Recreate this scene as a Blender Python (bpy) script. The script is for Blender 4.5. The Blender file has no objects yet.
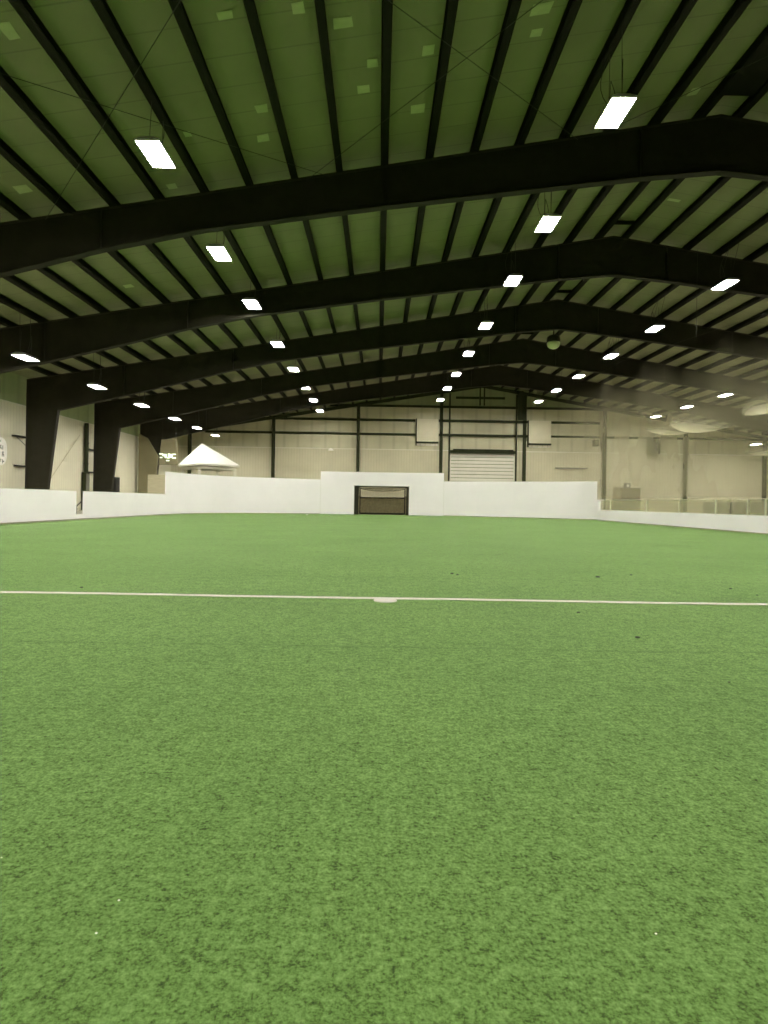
import bpy, bmesh, math, random
from mathutils import Vector, Matrix
random.seed(7)
C = bpy.context.scene.collection
# ------------------------------------------------------------------ survey of the hall (metres)
F = 595.0                 # focal length in pixels of a 768 px wide frame
EYE = 1.0                 # camera height above the turf
VPX, VPY, ROLL = 378.5, 502.0, 0.0163
DU = F * 0.0153 * 1.0     # bay length
FR0 = 595 * 0.0338 - 9.12 # distance of the frame nearest the camera
BAY = 9.12
XR, ZR, SL = 11.3, 14.2, 0.167   # ridge x, rafter top at ridge, roof slope
XWL, XWR = -23.1, 45.7
YFAR, YNEAR = 66.0, -30.0
PURL = 0.30
P0 = .035
def at(px, py, Y):
    dx, dy = px - VPX, py - VPY
    u, v = dx + ROLL * dy, -dy + ROLL * dx
    return Vector((u * Y / F, Y, EYE + v * Y / F))
def atx(px, py, X):
    """same, on the vertical plane x = X"""
    dx, dy = px - VPX, py - VPY
    u, v = dx + ROLL * dy, -dy + ROLL * dx
    Y = X * F / u
    return Vector((X, Y, EYE + v * Y / F))
def roof(x):
    return ZR - SL * abs(x - XR)

# ------------------------------------------------------------------ materials
def new_mat(name):
    m = bpy.data.materials.new(name); m.use_nodes = True
    nt = m.node_tree
    return m, nt, nt.nodes['Principled BSDF']
def noise(nt, scale, detail=4, rough=.6, vec=None):
    n = nt.nodes.new('ShaderNodeTexNoise'); n.inputs['Scale'].default_value = scale
    n.inputs['Detail'].default_value = detail; n.inputs['Roughness'].default_value = rough
    if vec: nt.links.new(vec, n.inputs['Vector'])
    return n
def ramp(nt, fac, stops):
    r = nt.nodes.new('ShaderNodeValToRGB')
    while len(r.color_ramp.elements) < len(stops): r.color_ramp.elements.new(.5)
    for e, (p, c) in zip(r.color_ramp.elements, stops):
        e.position = p; e.color = (*c, 1)
    nt.links.new(fac, r.inputs['Fac'])
    return r
def objco(nt, sc=(1, 1, 1)):
    t = nt.nodes.new('ShaderNodeTexCoord'); m = nt.nodes.new('ShaderNodeMapping')
    m.inputs['Scale'].default_value = sc
    nt.links.new(t.outputs['Object'], m.inputs['Vector'])
    return m.outputs['Vector']
def simple(name, col, rough=.6, var=.12, sc=2.0, metal=0.0, bump=0.0, stretch=(1, 1, 1)):
    m, nt, b = new_mat(name)
    v = objco(nt, stretch)
    n = noise(nt, sc, 5, .6, v)
    lo = tuple(c * (1 - var) for c in col); hi = tuple(min(1, c * (1 + var)) for c in col)
    r = ramp(nt, n.outputs['Fac'], [(.3, lo), (.7, hi)])
    nt.links.new(r.outputs['Color'], b.inputs['Base Color'])
    b.inputs['Roughness'].default_value = rough; b.inputs['Metallic'].default_value = metal
    if bump:
        bp = nt.nodes.new('ShaderNodeBump'); bp.inputs['Strength'].default_value = bump
        bp.inputs['Distance'].default_value = .02
        nt.links.new(n.outputs['Fac'], bp.inputs['Height']); nt.links.new(bp.outputs['Normal'], b.inputs['Normal'])
    return m
def emit(name, col, s):
    m, nt, b = new_mat(name)
    b.inputs['Base Color'].default_value = (*col, 1)
    b.inputs['Emission Color'].default_value = (*col, 1); b.inputs['Emission Strength'].default_value = s
    return m

M = {}
M['steel'] = simple('dark_steel_paint', (.028, .0265, .0165), .6, .15, 1.5)
M['steel_purlin'] = simple('purlin_steel_paint', (.0095, .0098, .0050), .65, .15, 1.5)
M['steel_green'] = simple('green_steel_paint', (.028, .034, .013), .6, .15, 1.5)
for k_ in ('steel', 'steel_purlin', 'steel_green'): M[k_].node_tree.nodes['Principled BSDF'].inputs['Specular IOR Level'].default_value = .12
M['board'] = simple('white_board_plastic', (.925, .88, .88), .5, .02, .8)
M['board_edge'] = simple('board_cap_plastic', (.78, .78, .68), .5, .03, 3)
M['base_strip'] = simple('brown_base_strip', (.25, .20, .10), .7, .1, 3)
M['tan'] = simple('tan_cladding', (.21, .19, .10), .8, .08, 1)
M['plywood'] = simple('pale_plywood', (.42, .39, .24), .7, .10, 2, stretch=(1, 1, 6))
M['pale'] = simple('pale_metal', (.60, .59, .45), .5, .05, 2)
M['pale_door'] = simple('pale_door_metal', (.62, .61, .48), .5, .04, 2)
M['groove'] = simple('door_groove', (.20, .20, .12), .7, .08, 3)
M['concrete'] = simple('concrete_slab', (.30, .28, .20), .8, .12, 1.2, bump=.2)
M['white'] = simple('white_paint', (.80, .79, .70), .5, .03, 4)
M['line'] = simple('white_turf_yarn', (.62, .59, .50), .9, .14, 60, bump=.4)
M['grey'] = simple('grey_plastic', (.14, .14, .10), .6, .12, 3)
M['brown'] = simple('brown_laminate', (.16, .145, .08), .6, .15, 6)
M['black'] = simple('black_rubber', (.012, .013, .008), .7, .2, 5)
M['cable'] = simple('steel_cable', (.02, .024, .012), .6, .1, 5)
M['patch'] = simple('patching_tape', (.42, .46, .26), .7, .08, 4)
M['lamp_body'] = simple('lamp_housing_enamel', (.45, .45, .38), .4, .05, 4)
M['lens'] = emit('lamp_lens', (1.0, .965, .91), 200.0)
M['lit_digit'] = emit('lit_digits', (.9, 1.0, .75), .9)
M['kick'] = simple('kick_board_brown', (.33, .29, .16), .75, .25, 5)
M['wallpanel'] = simple('wall_panel_paint', (.56, .535, .36), .6, .05, 1)
M['tent'] = simple('white_canopy_fabric', (.86, .85, .74), .8, .03, 2)
M['dome'] = simple('green_white_dome', (.62, .72, .40), .4, .06, 4)

def ribbed(name, col, pitch, axis, strength=.5, rough=.6, hi=1.06, lo=.88, gw=.09):
    """vertical pressed ribs of a liner panel: bump plus slight colour change in the groove"""
    m, nt, b = new_mat(name)
    v = objco(nt)
    sep = nt.nodes.new('ShaderNodeSeparateXYZ'); nt.links.new(v, sep.inputs[0])
    mul = nt.nodes.new('ShaderNodeMath'); mul.operation = 'MULTIPLY'; mul.inputs[1].default_value = 1 / pitch
    nt.links.new(sep.outputs[axis], mul.inputs[0])
    fr = nt.nodes.new('ShaderNodeMath'); fr.operation = 'FRACT'; nt.links.new(mul.outputs[0], fr.inputs[0])
    h = ramp(nt, fr.outputs[0], [(0, (1, 1, 1)), (gw, (1, 1, 1)), (gw * 2, (0, 0, 0)), (1 - gw, (0, 0, 0)), (1, (1, 1, 1))])
    n = noise(nt, .5, 5, .6, v)
    mix = nt.nodes.new('ShaderNodeMixRGB'); mix.blend_type = 'MIX'
    base = ramp(nt, n.outputs['Fac'], [(.3, tuple(c * .93 for c in col)), (.7, tuple(c * hi for c in col))])
    mix.inputs[2].default_value = (*tuple(c * lo for c in col), 1)
    nt.links.new(base.outputs['Color'], mix.inputs[1]); nt.links.new(h.outputs['Color'], mix.inputs[0])
    nt.links.new(mix.outputs[0], b.inputs['Base Color'])
    bp = nt.nodes.new('ShaderNodeBump'); bp.inputs['Strength'].default_value = strength; bp.inputs['Distance'].default_value = .03
    nt.links.new(h.outputs['Color'], bp.inputs['Height']); nt.links.new(bp.outputs['Normal'], b.inputs['Normal'])
    b.inputs['Roughness'].default_value = rough
    return m
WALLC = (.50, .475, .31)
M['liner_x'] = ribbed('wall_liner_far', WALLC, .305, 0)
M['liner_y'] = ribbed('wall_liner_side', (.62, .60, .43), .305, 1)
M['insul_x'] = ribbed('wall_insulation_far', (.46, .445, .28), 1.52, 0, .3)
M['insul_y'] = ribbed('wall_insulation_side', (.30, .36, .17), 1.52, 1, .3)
M['ceil'] = ribbed('roof_insulation_blanket', (.215, .225, .118), 1.05, 1, .35, .7, 1.12, .80, .022)

M['gable'] = ribbed('gable_shade', (.20, .235, .105), 1.52, 0, .3)  # darker wall colour: shade above the lamps is painted into it

def turf_mat():
    m, nt, b = new_mat('artificial_turf')
    v = objco(nt)
    fine = noise(nt, 95, 5, .7, v)
    tuft = noise(nt, 34, 4, .65, v)
    vs = objco(nt, (1, .8, 1))
    clump = noise(nt, 9, 4, .6, vs)
    wide = noise(nt, .55, 4, .6, v)
    def math_(op, a, bb, clamp=False):
        k = nt.nodes.new('ShaderNodeMath'); k.operation = op; k.use_clamp = clamp
        for i, q in enumerate((a, bb)):
            if isinstance(q, (int, float)): k.inputs[i].default_value = q
            else: nt.links.new(q, k.inputs[i])
        return k.outputs[0]
    s = math_('ADD', math_('MULTIPLY', fine.outputs['Fac'], .52), math_('MULTIPLY', tuft.outputs['Fac'], .35))
    s = math_('ADD', s, math_('MULTIPLY', clump.outputs['Fac'], .13))
    r = ramp(nt, s, [(.38, (.025, .043, .008)), (.45, (.078, .142, .027)), (.52, (.134, .247, .056)), (.62, (.200, .332, .096))])  # darkest stops paint the shade in the pits of the pile
    w = ramp(nt, wide.outputs['Fac'], [(.30, (.88, .90, .86)), (.70, (1.08, 1.06, 1.08))])
    mx = nt.nodes.new('ShaderNodeMixRGB'); mx.blend_type = 'MULTIPLY'; mx.inputs[0].default_value = 1
    nt.links.new(r.outputs['Color'], mx.inputs[1]); nt.links.new(w.outputs['Color'], mx.inputs[2])
    # glued seams between the rolls, running across the field
    sep = nt.nodes.new('ShaderNodeSeparateXYZ'); nt.links.new(v, sep.inputs[0])
    wob = noise(nt, .8, 2, .5, v)
    yy = math_('ADD', sep.outputs[1], math_('MULTIPLY', wob.outputs['Fac'], .10))
    fr = math_('FRACT', math_('MULTIPLY', math_('ADD', yy, -.28), 1 / 3.8), 0)
    d = math_('ABSOLUTE', math_('SUBTRACT', fr, .02), 0)
    sm = math_('LESS_THAN', d, .006)
    mx2 = nt.nodes.new('ShaderNodeMixRGB'); mx2.blend_type = 'MULTIPLY'
    nt.links.new(math_('MULTIPLY', sm, .20), mx2.inputs[0])
    nt.links.new(mx.outputs[0], mx2.inputs[1]); mx2.inputs[2].default_value = (.3, .3, .25, 1)
    nt.links.new(mx2.outputs[0], b.inputs['Base Color'])
    bp = nt.nodes.new('ShaderNodeBump'); bp.inputs['Strength'].default_value = .4; bp.inputs['Distance'].default_value = .008
    nt.links.new(s, bp.inputs['Height']); nt.links.new(bp.outputs['Normal'], b.inputs['Normal'])
    b.inputs['Roughness'].default_value = .85
    b.inputs['Specular IOR Level'].default_value = .2
    b.inputs['Sheen Weight'].default_value = .0; b.inputs['Sheen Roughness'].default_value = .5
    b.inputs['Sheen Tint'].default_value = (.6, .8, .4, 1)
    return m
M['turf'] = turf_mat()

def sheer(name, col, a0, a1, mode=None):
    """fine netting or film: mostly see-through, denser when seen along the sheet"""
    m, nt, b = new_mat(name)
    out = nt.nodes['Material Output']
    nt.nodes.remove(b)
    df = nt.nodes.new('ShaderNodeBsdfDiffuse'); df.inputs[0].default_value = (*col, 1)
    tl = nt.nodes.new('ShaderNodeBsdfTranslucent'); tl.inputs[0].default_value = (*col, 1)
    add = nt.nodes.new('ShaderNodeMixShader'); add.inputs[0].default_value = .5
    nt.links.new(df.outputs[0], add.inputs[1]); nt.links.new(tl.outputs[0], add.inputs[2])
    tr = nt.nodes.new('ShaderNodeBsdfTransparent')
    lw = nt.nodes.new('ShaderNodeLayerWeight'); lw.inputs['Blend'].default_value = .5
    mr = nt.nodes.new('ShaderNodeMapRange'); mr.inputs['To Min'].default_value = a0; mr.inputs['To Max'].default_value = a1
    nt.links.new(lw.outputs['Facing'], mr.inputs['Value'])
    n = noise(nt, .35, 3, .5, objco(nt))
    n2 = nt.nodes.new('ShaderNodeMapRange'); n2.inputs['From Min'].default_value = .3; n2.inputs['From Max'].default_value = .7
    n2.inputs['To Min'].default_value = .8; n2.inputs['To Max'].default_value = 1.12
    nt.links.new(n.outputs['Fac'], n2.inputs['Value'])
    mu = nt.nodes.new('ShaderNodeMath'); mu.operation = 'MULTIPLY'; mu.use_clamp = True
    nt.links.new(mr.outputs[0], mu.inputs[0]); nt.links.new(n2.outputs[0], mu.inputs[1])
    if mode:
        at_ = nt.nodes.new('ShaderNodeAttribute'); at_.attribute_name = 'weave'
        m3 = nt.nodes.new('ShaderNodeMath'); m3.operation = 'MULTIPLY'
        nt.links.new(mu.outputs[0], m3.inputs[0]); nt.links.new(at_.outputs['Fac'], m3.inputs[1]); mu = m3
    mx = nt.nodes.new('ShaderNodeMixShader')
    nt.links.new(mu.outputs[0], mx.inputs[0]); nt.links.new(tr.outputs[0], mx.inputs[1]); nt.links.new(add.outputs[0], mx.inputs[2])
    nt.links.new(mx.outputs[0], out.inputs['Surface'])
    return m
M['net'] = sheer('white_mesh_netting', (.54, .50, .32), .30, .52, 'net')
M['net_fold'] = sheer('folded_white_netting', (.74, .69, .48), .80, .95, 'fold')
M['goal_net'] = sheer('dark_goal_netting', (.15, .135, .07), .32, .45)

def glass(name, tint, a):
    m, nt, b = new_mat(name)
    out = nt.nodes['Material Output']; nt.nodes.remove(b)
    df = nt.nodes.new('ShaderNodeBsdfDiffuse'); df.inputs[0].default_value = (.6, .56, .38, 1)
    gl = nt.nodes.new('ShaderNodeBsdfGlossy'); gl.inputs['Roughness'].default_value = .25
    gl.inputs[0].default_value = (.8, .8, .7, 1)
    mx0 = nt.nodes.new('ShaderNodeMixShader'); mx0.inputs[0].default_value = .15
    nt.links.new(df.outputs[0], mx0.inputs[1]); nt.links.new(gl.outputs[0], mx0.inputs[2])
    tr = nt.nodes.new('ShaderNodeBsdfTransparent'); tr.inputs[0].default_value = (*tint, 1)
    mx = nt.nodes.new('ShaderNodeMixShader'); mx.inputs[0].default_value = a
    nt.links.new(tr.outputs[0], mx.inputs[1]); nt.links.new(mx0.outputs[0], mx.inputs[2])
    nt.links.new(mx.outputs[0], out.inputs['Surface'])
    return m
M['clear'] = glass('scuffed_clear_plastic', (.92, .91, .84), .34)

# ------------------------------------------------------------------ mesh helpers
class MB:
    def __init__(s): s.v = []; s.f = []
    def add(s, vs, fs):
        o = len(s.v); s.v += [tuple(v) for v in vs]; s.f += [tuple(i + o for i in f) for f in fs]; return s
    def box(s, x0, x1, y0, y1, z0, z1):
        return s.hexa([(x0, y0, z0), (x1, y0, z0), (x1, y1, z0), (x0, y1, z0)], [(x0, y0, z1), (x1, y0, z1), (x1, y1, z1), (x0, y1, z1)])
    def hexa(s, b, t):
        n = len(b)
        fs = [tuple(range(n - 1, -1, -1)), tuple(range(n, 2 * n))] + [(i, (i + 1) % n, n + (i + 1) % n, n + i) for i in range(n)]
        return s.add(list(b) + list(t), fs)
    def prism(s, poly, vec):
        """closed polygon (3-D points) swept along vec"""
        vec = Vector(vec)
        return s.hexa([Vector(p) for p in poly], [Vector(p) + vec for p in poly])
    def tube(s, a, b, r, n=8, r2=None):
        a, b = Vector(a), Vector(b); d = (b - a).normalized()
        p = d.orthogonal().normalized(); q = d.cross(p); r2 = r if r2 is None else r2
        A = [a + (p * math.cos(t) + q * math.sin(t)) * r for t in [2 * math.pi * i / n for i in range(n)]]
        B = [b + (p * math.cos(t) + q * math.sin(t)) * r2 for t in [2 * math.pi * i / n for i in range(n)]]
        return s.hexa(A, B)
    def bar(s, a, b, w, h, up=(0, 0, 1)):
        a, b = Vector(a), Vector(b); d = (b - a).normalized(); up = Vector(up)
        sd = d.cross(up).normalized(); u2 = sd.cross(d).normalized()
        c = [(-w / 2, -h / 2), (w / 2, -h / 2), (w / 2, h / 2), (-w / 2, h / 2)]
        return s.hexa([a + sd * x + u2 * y for x, y in c], [b + sd * x + u2 * y for x, y in c])
    def lathe(s, o, prof, n=20):
        o = Vector(o); vs = []; fs = []
        for r, z in prof:
            vs += [o + Vector((r * math.cos(2 * math.pi * i / n), r * math.sin(2 * math.pi * i / n), z)) for i in range(n)]
        for k in range(len(prof) - 1):
            for i in range(n):
                j = (i + 1) % n; fs.append((k * n + i, k * n + j, (k + 1) * n + j, (k + 1) * n + i))
        fs.append(tuple(range(n - 1, -1, -1))); fs.append(tuple(range((len(prof) - 1) * n, len(prof) * n)))
        return s.add(vs, fs)
    def grid(s, rows):
        o = []; n = len(rows[0])
        for r in rows: o += r
        return s.add(o, [(i * n + j, i * n + j + 1, (i + 1) * n + j + 1, (i + 1) * n + j) for i in range(len(rows) - 1) for j in range(n - 1)])
    def build(s, name, mat, parent=None, smooth=False, bevel=0, off=None):
        me = bpy.data.meshes.new(name)
        vs = s.v if off is None else [tuple(Vector(v) - Vector(off)) for v in s.v]
        me.from_pydata(vs, [], s.f); me.validate()
        bm = bmesh.new(); bm.from_mesh(me); bmesh.ops.recalc_face_normals(bm, faces=bm.faces)
        if bevel: bmesh.ops.bevel(bm, geom=[e for e in bm.edges], offset=bevel, segments=2, affect='EDGES', profile=.5, clamp_overlap=True)
        bm.to_mesh(me); bm.free()
        if smooth:
            for p in me.polygons: p.use_smooth = True
        me.materials.append(mat if not isinstance(mat, str) else M[mat])
        o = bpy.data.objects.new(name, me); C.objects.link(o)
        if parent: o.parent = parent
        if off is not None and parent is None: o.location = off
        return o
def tag(o, label, cat=None, group=None, kind=None):
    if label: o['label'] = label
    if cat: o['category'] = cat
    if group: o['group'] = group
    if kind: o['kind'] = kind
    return o
def thing(name, label, cat, loc=(0, 0, 0), group=None, rz=0):
    o = bpy.data.objects.new(name, None); C.objects.link(o)
    o.location = loc; o.rotation_euler = (0, 0, rz); o.empty_display_size = .3
    return tag(o, label, cat, group)
def struct(name, mb, mat, parent=None, **k):
    o = mb.build(name, mat, parent, **k)
    if parent is None: o['kind'] = 'structure'
    return o
def dup(root, loc, label):
    r = root.copy(); C.objects.link(r); r.location = loc; r['label'] = label
    for ch in list(root.children):
        c = ch.copy(); C.objects.link(c); c.parent = r
        for g in ch.children:
            d = g.copy(); C.objects.link(d); d.parent = c
    return r
ORD = ['nearest', 'second nearest', 'third nearest', 'fourth nearest', 'fifth nearest', 'sixth nearest', 'seventh nearest', 'eighth nearest', 'ninth nearest', 'tenth nearest']
NTH = ['first', 'second', 'third', 'fourth', 'fifth', 'sixth', 'seventh', 'eighth', 'ninth', 'tenth', 'eleventh', 'twelfth', 'thirteenth', 'fourteenth', 'fifteenth', 'sixteenth', 'seventeenth', 'eighteenth', 'nineteenth', 'twentieth', 'twenty-first', 'twenty-second', 'twenty-third', 'twenty-fourth', 'twenty-fifth', 'twenty-sixth', 'twenty-seventh', 'twenty-eighth', 'twenty-ninth', 'thirtieth']

# ------------------------------------------------------------------ boards line
FX = [(-13.25, 37.15), (-12.95, 39.8), (-11.9, 42.2), (-10.2, 43.9), (-7.8, 45.2), (-5.7, 46.15), (-4.55, 46.5), (-2, 46.8), (2.6, 46.8),
      (5.08, 46.45), (7.5, 45.6), (8.75, 45.1), (10, 44.6), (13.4, 43.1), (15.2, 41.5)]
XL, XRB = -13.4, 14.95

# ------------------------------------------------------------------ setting
mb = MB(); poly = [(XL, -14, -.02), (XRB, -14, -.02), (XRB, 40, -.02)] + [(x, y, -.02) for x, y in reversed(FX)]
mb.prism(poly, (0, 0, .02)); struct('floor', mb, 'turf')
struct('floor', MB().box(XWL - .3, XWR + .3, YNEAR, YFAR + .3, -.2, -.021), 'concrete')
zt = PURL
# roof: two sloping slabs of insulation blanket above the purlins
for nm, xa, xb in (('ceiling', XWL - .3, XR), ('ceiling', XR, XWR + .3)):
    a, b = roof(xa) + zt, roof(xb) + zt
    m_ = MB().prism([(xa, YNEAR, a), (xb, YNEAR, b), (xb, YNEAR, b + .2), (xa, YNEAR, a + .2)], (0, YFAR - YNEAR + .3, 0))
    struct(nm, m_, 'ceil')
ZS = 6.85
ZE = roof(XWL) + zt
# left wall: lower liner and upper insulation
w = struct('wall_left', MB().box(XWL - .25, XWL, YNEAR, YFAR, -.02, ZS), 'liner_y')
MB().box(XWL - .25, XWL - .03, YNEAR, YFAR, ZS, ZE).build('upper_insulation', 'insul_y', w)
MB().box(XWL - .03, XWL + .02, YNEAR, YFAR, ZS - .04, ZS + .04).build('liner_cap', 'pale', w)
w = struct('wall_right', MB().box(XWR, XWR + .25, YNEAR, YFAR, -.02, ZS), 'liner_y')
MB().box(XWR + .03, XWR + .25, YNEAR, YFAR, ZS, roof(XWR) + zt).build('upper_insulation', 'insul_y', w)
def gable(y, name, mat, t=.25, z0=-.02):
    return MB().prism([(XWL, y, z0), (XWR, y, z0), (XWR, y, roof(XWR) + zt), (XR, y, ZR + zt), (XWL, y, ZE)], (0, t, 0))
struct('wall_back', gable(YNEAR - .25, 'wall_back', None), 'insul_x')
w = struct('wall_far', MB().box(XWL, XWR, YFAR, YFAR + .25, -.02, ZS), 'liner_x')
MB().prism([(XWL, YFAR + .04, ZS), (XWR, YFAR + .04, ZS), (XWR, YFAR + .04, roof(XWR) + zt), (XR, YFAR + .04, ZR + zt), (XWL, YFAR + .04, ZE)], (0, .21, 0)).build('upper_insulation', 'insul_x', w)
zg = 11.68; gx = (roof(XWL) + zt - zg) / -SL
MB().prism([(XWL - 0 + (zg - ZE) / SL, YFAR + .02, zg), (XR + (ZR + zt - zg) / SL, YFAR + .02, zg), (XR, YFAR + .02, ZR + zt)], (0, .015, 0)).build('gable_shade', 'gable', w)  # thin sheet added to darken the shaded top of the gable
MB().box(XWL, XWR, YFAR - .02, YFAR + .04, ZS - .04, ZS + .04).build('liner_cap', 'pale', w)

# ------------------------------------------------------------------ rigid frames
DEP = [(-22.9, 2.3), (-20.7, 2.3), (-16.5, 2.0), (-12.9, 1.72), (-9.5, 1.40), (-6, 1.25), (0, 1.39), (5, 1.58), (8.65, 1.72), (XR, 1.9)]
def depth(x):
    if x > XR: x = 2 * XR - x
    for (a, da), (b, db) in zip(DEP, DEP[1:]):
        if a <= x <= b: return da + (db - da) * (x - a) / (b - a)
    return 2.3
FW = .30
def frame_proto():
    t = thing('roof_frame', '', 'steel frame', (0, 0, 0), 'tapered steel frames spanning the hall')
    lx = [-22.72, -20.7, -16.5, -12.9, -9.5, -6, 0, 5, 8.65, XR]
    for side in (0, 1):
        xs = [x if side == 0 else 2 * XR - x for x in lx]
        web = MB(); top = MB(); bot = MB()
        P = [(x, roof(x)) for x in xs]; Q = [(x, roof(x) - depth(x)) for x in xs]
        for i in range(len(xs) - 1):
            (x0, z0), (x1, z1) = P[i], P[i + 1]; (_, b0), (_, b1) = Q[i], Q[i + 1]
            web.prism([(x0, -.012, z0), (x1, -.012, z1), (x1, -.012, b1), (x0, -.012, b0)], (0, .024, 0))
            top.prism([(x0, -FW / 2, z0 - .03), (x1, -FW / 2, z1 - .03), (x1, -FW / 2, z1), (x0, -FW / 2, z0)], (0, FW, 0))
            if i > 0: bot.prism([(x0, -FW / 2, b0), (x1, -FW / 2, b1), (x1, -FW / 2, b1 + .03), (x0, -FW / 2, b0 + .03)], (0, FW, 0))
        for x in (xs[2], xs[4], xs[6], xs[8]):     # stiffener plates at the splices
            web.box(x - .015, x + .015, -FW / 2, FW / 2, roof(x) - depth(x) + .03, roof(x) - .03)
        r = web.build('rafter_web', 'steel', t)
        top.build('top_flange', 'steel', r); bot.build('bottom_flange', 'steel', r)
        sg = 1 if side == 0 else -1
        xo = xs[0]; kz = roof(xs[1]) - 2.3; kx = xs[1]; bx = xo + sg * 1.25
        cw = MB().prism([(xo, -.012, -.02), (bx, -.012, -.02), (kx, -.012, kz), (kx, -.012, roof(kx) - .03), (xo, -.012, roof(xo) - .03)], (0, .024, 0))
        c = cw.build('column_web', 'steel', t)
        MB().prism([(xo, -FW / 2, -.02), (xo + sg * .03, -FW / 2, -.02), (xo + sg * .03, -FW / 2, roof(xo) - .04), (xo, -FW / 2, roof(xo) - .04)], (0, FW, 0)).build('outer_flange', 'steel', c)
        MB().prism([(bx - sg * .03, -FW / 2, -.02), (bx, -FW / 2, -.02), (kx, -FW / 2, kz), (kx - sg * .03, -FW / 2, kz)], (0, FW, 0)).build('inner_flange', 'steel', c)
        MB().box(min(xo, bx) - .05, max(xo, bx) + .05, -.22, .22, -.02, .02).build('base_plate', 'steel', c)
    return t
fr = frame_proto()
for j in range(6):
    y = FR0 + BAY * j - (.5 if j == 0 else 0)
    lab = ['foremost dark steel roof frame, only just in view at the top left corner',
           'dark steel roof frame crossing highest in the picture behind the two biggest lamps',
           'dark steel roof frame, second of those crossing the whole picture from the top',
           'dark steel roof frame with the leftmost tapered column behind the white boards',
           'dark steel roof frame with the second tapered column from the left',
           'rearmost free-standing dark steel roof frame, its left column wrapped in tan cladding'][j]
    if j == 0: o = fr; o.location = (0, y, 0); o['label'] = lab
    else: o = dup(fr, (0, y, 0), lab)
    if j == 5:
        kx = -20.9
        q = MB().prism([(-22.75, y - .35, -.02), (-21.35, y - .35, -.02), (-20.95, y - .35, 5.0), (-22.0, y - .35, 6.7), (-22.75, y - .35, 7.1)], (0, .7, 0)).build('column_cladding', 'tan', None)
        q.parent = o; q.location = (0, -y, 0); q['label'] = 'tan cladding around the left column'
# end rafter against the far wall
wf = w
for xa, xb in ((XWL + .2, XR), (XR, XWR - .2)):
    MB().prism([(xa, YFAR - .15, roof(xa) - .35), (xb, YFAR - .15, roof(xb) - .35), (xb, YFAR - .15, roof(xb)), (xa, YFAR - .15, roof(xa))], (0, .15, 0)).build('end_rafter', 'steel_green', wf)

# ------------------------------------------------------------------ purlins
def purlin_mesh():
    s = MB(); L = YFAR - YNEAR; w = .22; t = .02; h = .265
    s.prism([(-w / 2, 0, 0), (w / 2, 0, 0), (w / 2, 0, t), (-w / 2, 0, t)], (0, L, 0))
    s.prism([(-t / 2, 0, t), (t / 2, 0, t), (t / 2, 0, h - t), (-t / 2, 0, h - t)], (0, L, 0))
    s.prism([(-w / 2, 0, h - t), (w / 2, 0, h - t), (w / 2, 0, h), (-w / 2, 0, h)], (0, L, 0))
    return s
pm = None
def place_purlin(x, lab):
    global pm
    if pm is None:
        pm = purlin_mesh().build('purlin', 'steel_purlin'); o = pm
    else:
        o = pm.copy(); C.objects.link(o)
    o.location = (x, YNEAR, roof(x) + .022); s = math.atan(SL) * (1 if x > XR else -1); o.rotation_euler = (0, s, 0)
    tag(o, lab, 'roof purlin', 'steel purlins running the length of the roof')
for n in range(-14, 8):
    x = P0 + 1.522 * n
    if n == 0: lab = 'dark steel purlin rising straight up the picture above the goal'
    elif n < 0: lab = 'dark steel roof purlin, %s to the left of the upright one above the goal' % NTH[-n - 1]
    else: lab = 'dark steel roof purlin, %s to the right of the upright one above the goal' % NTH[n - 1]
    place_purlin(x, lab)
for k, n in enumerate(range(7, -15, -1)):
    x = 2 * XR - (P0 + 1.522 * n)
    place_purlin(x, 'dark steel purlin on the right-hand roof slope, %s one down from the ridge' % NTH[k])
# ridge closure plates between the two ridge purlins
for j in range(0, 7):
    y = FR0 + BAY * j
    if j < 6:
        s = MB().box(XR - .47, XR + .47, (y - 1.4 if j != 1 else 7.0), (y - 1.3 if j != 1 else y - 1.05), ZR + .0, ZR + .16)
        tag(s.build('ridge_plate', 'steel_purlin'), 'dark plate joining the two ridge purlins in front of the %s roof frame' % ORD[j], 'steel plate', 'plates tying the ridge purlins')

# cable braces in the first bay
def brace(x0, x1, lab):
    y0, y1 = FR0 + .1, FR0 + BAY - .1
    tag(MB().tube((x0, y0, roof(x0) - .10), (x1, y1, roof(x1) - .10), .010, 6).build('roof_brace', 'cable'), lab, 'brace cable', 'crossed brace cables under the roof')
brace(-3.0, -11.35, 'thin brace cable passing above the big left lamp, leaning down to the left')
brace(-11.8, -1.8, 'thin brace cable crossing just behind the big left lamp, leaning down to the right')
brace(-2.1, 6.5, 'thin brace cable of the central cross, falling to the right')
brace(6.6, -2.6, 'thin brace cable of the central cross, falling to the left')
brace(6.8, 15.6, 'thin brace cable right of the big right lamp, running toward the ridge')
brace(15.4, 7.0, 'thin brace cable right of the big right lamp, running away from the ridge')

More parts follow.
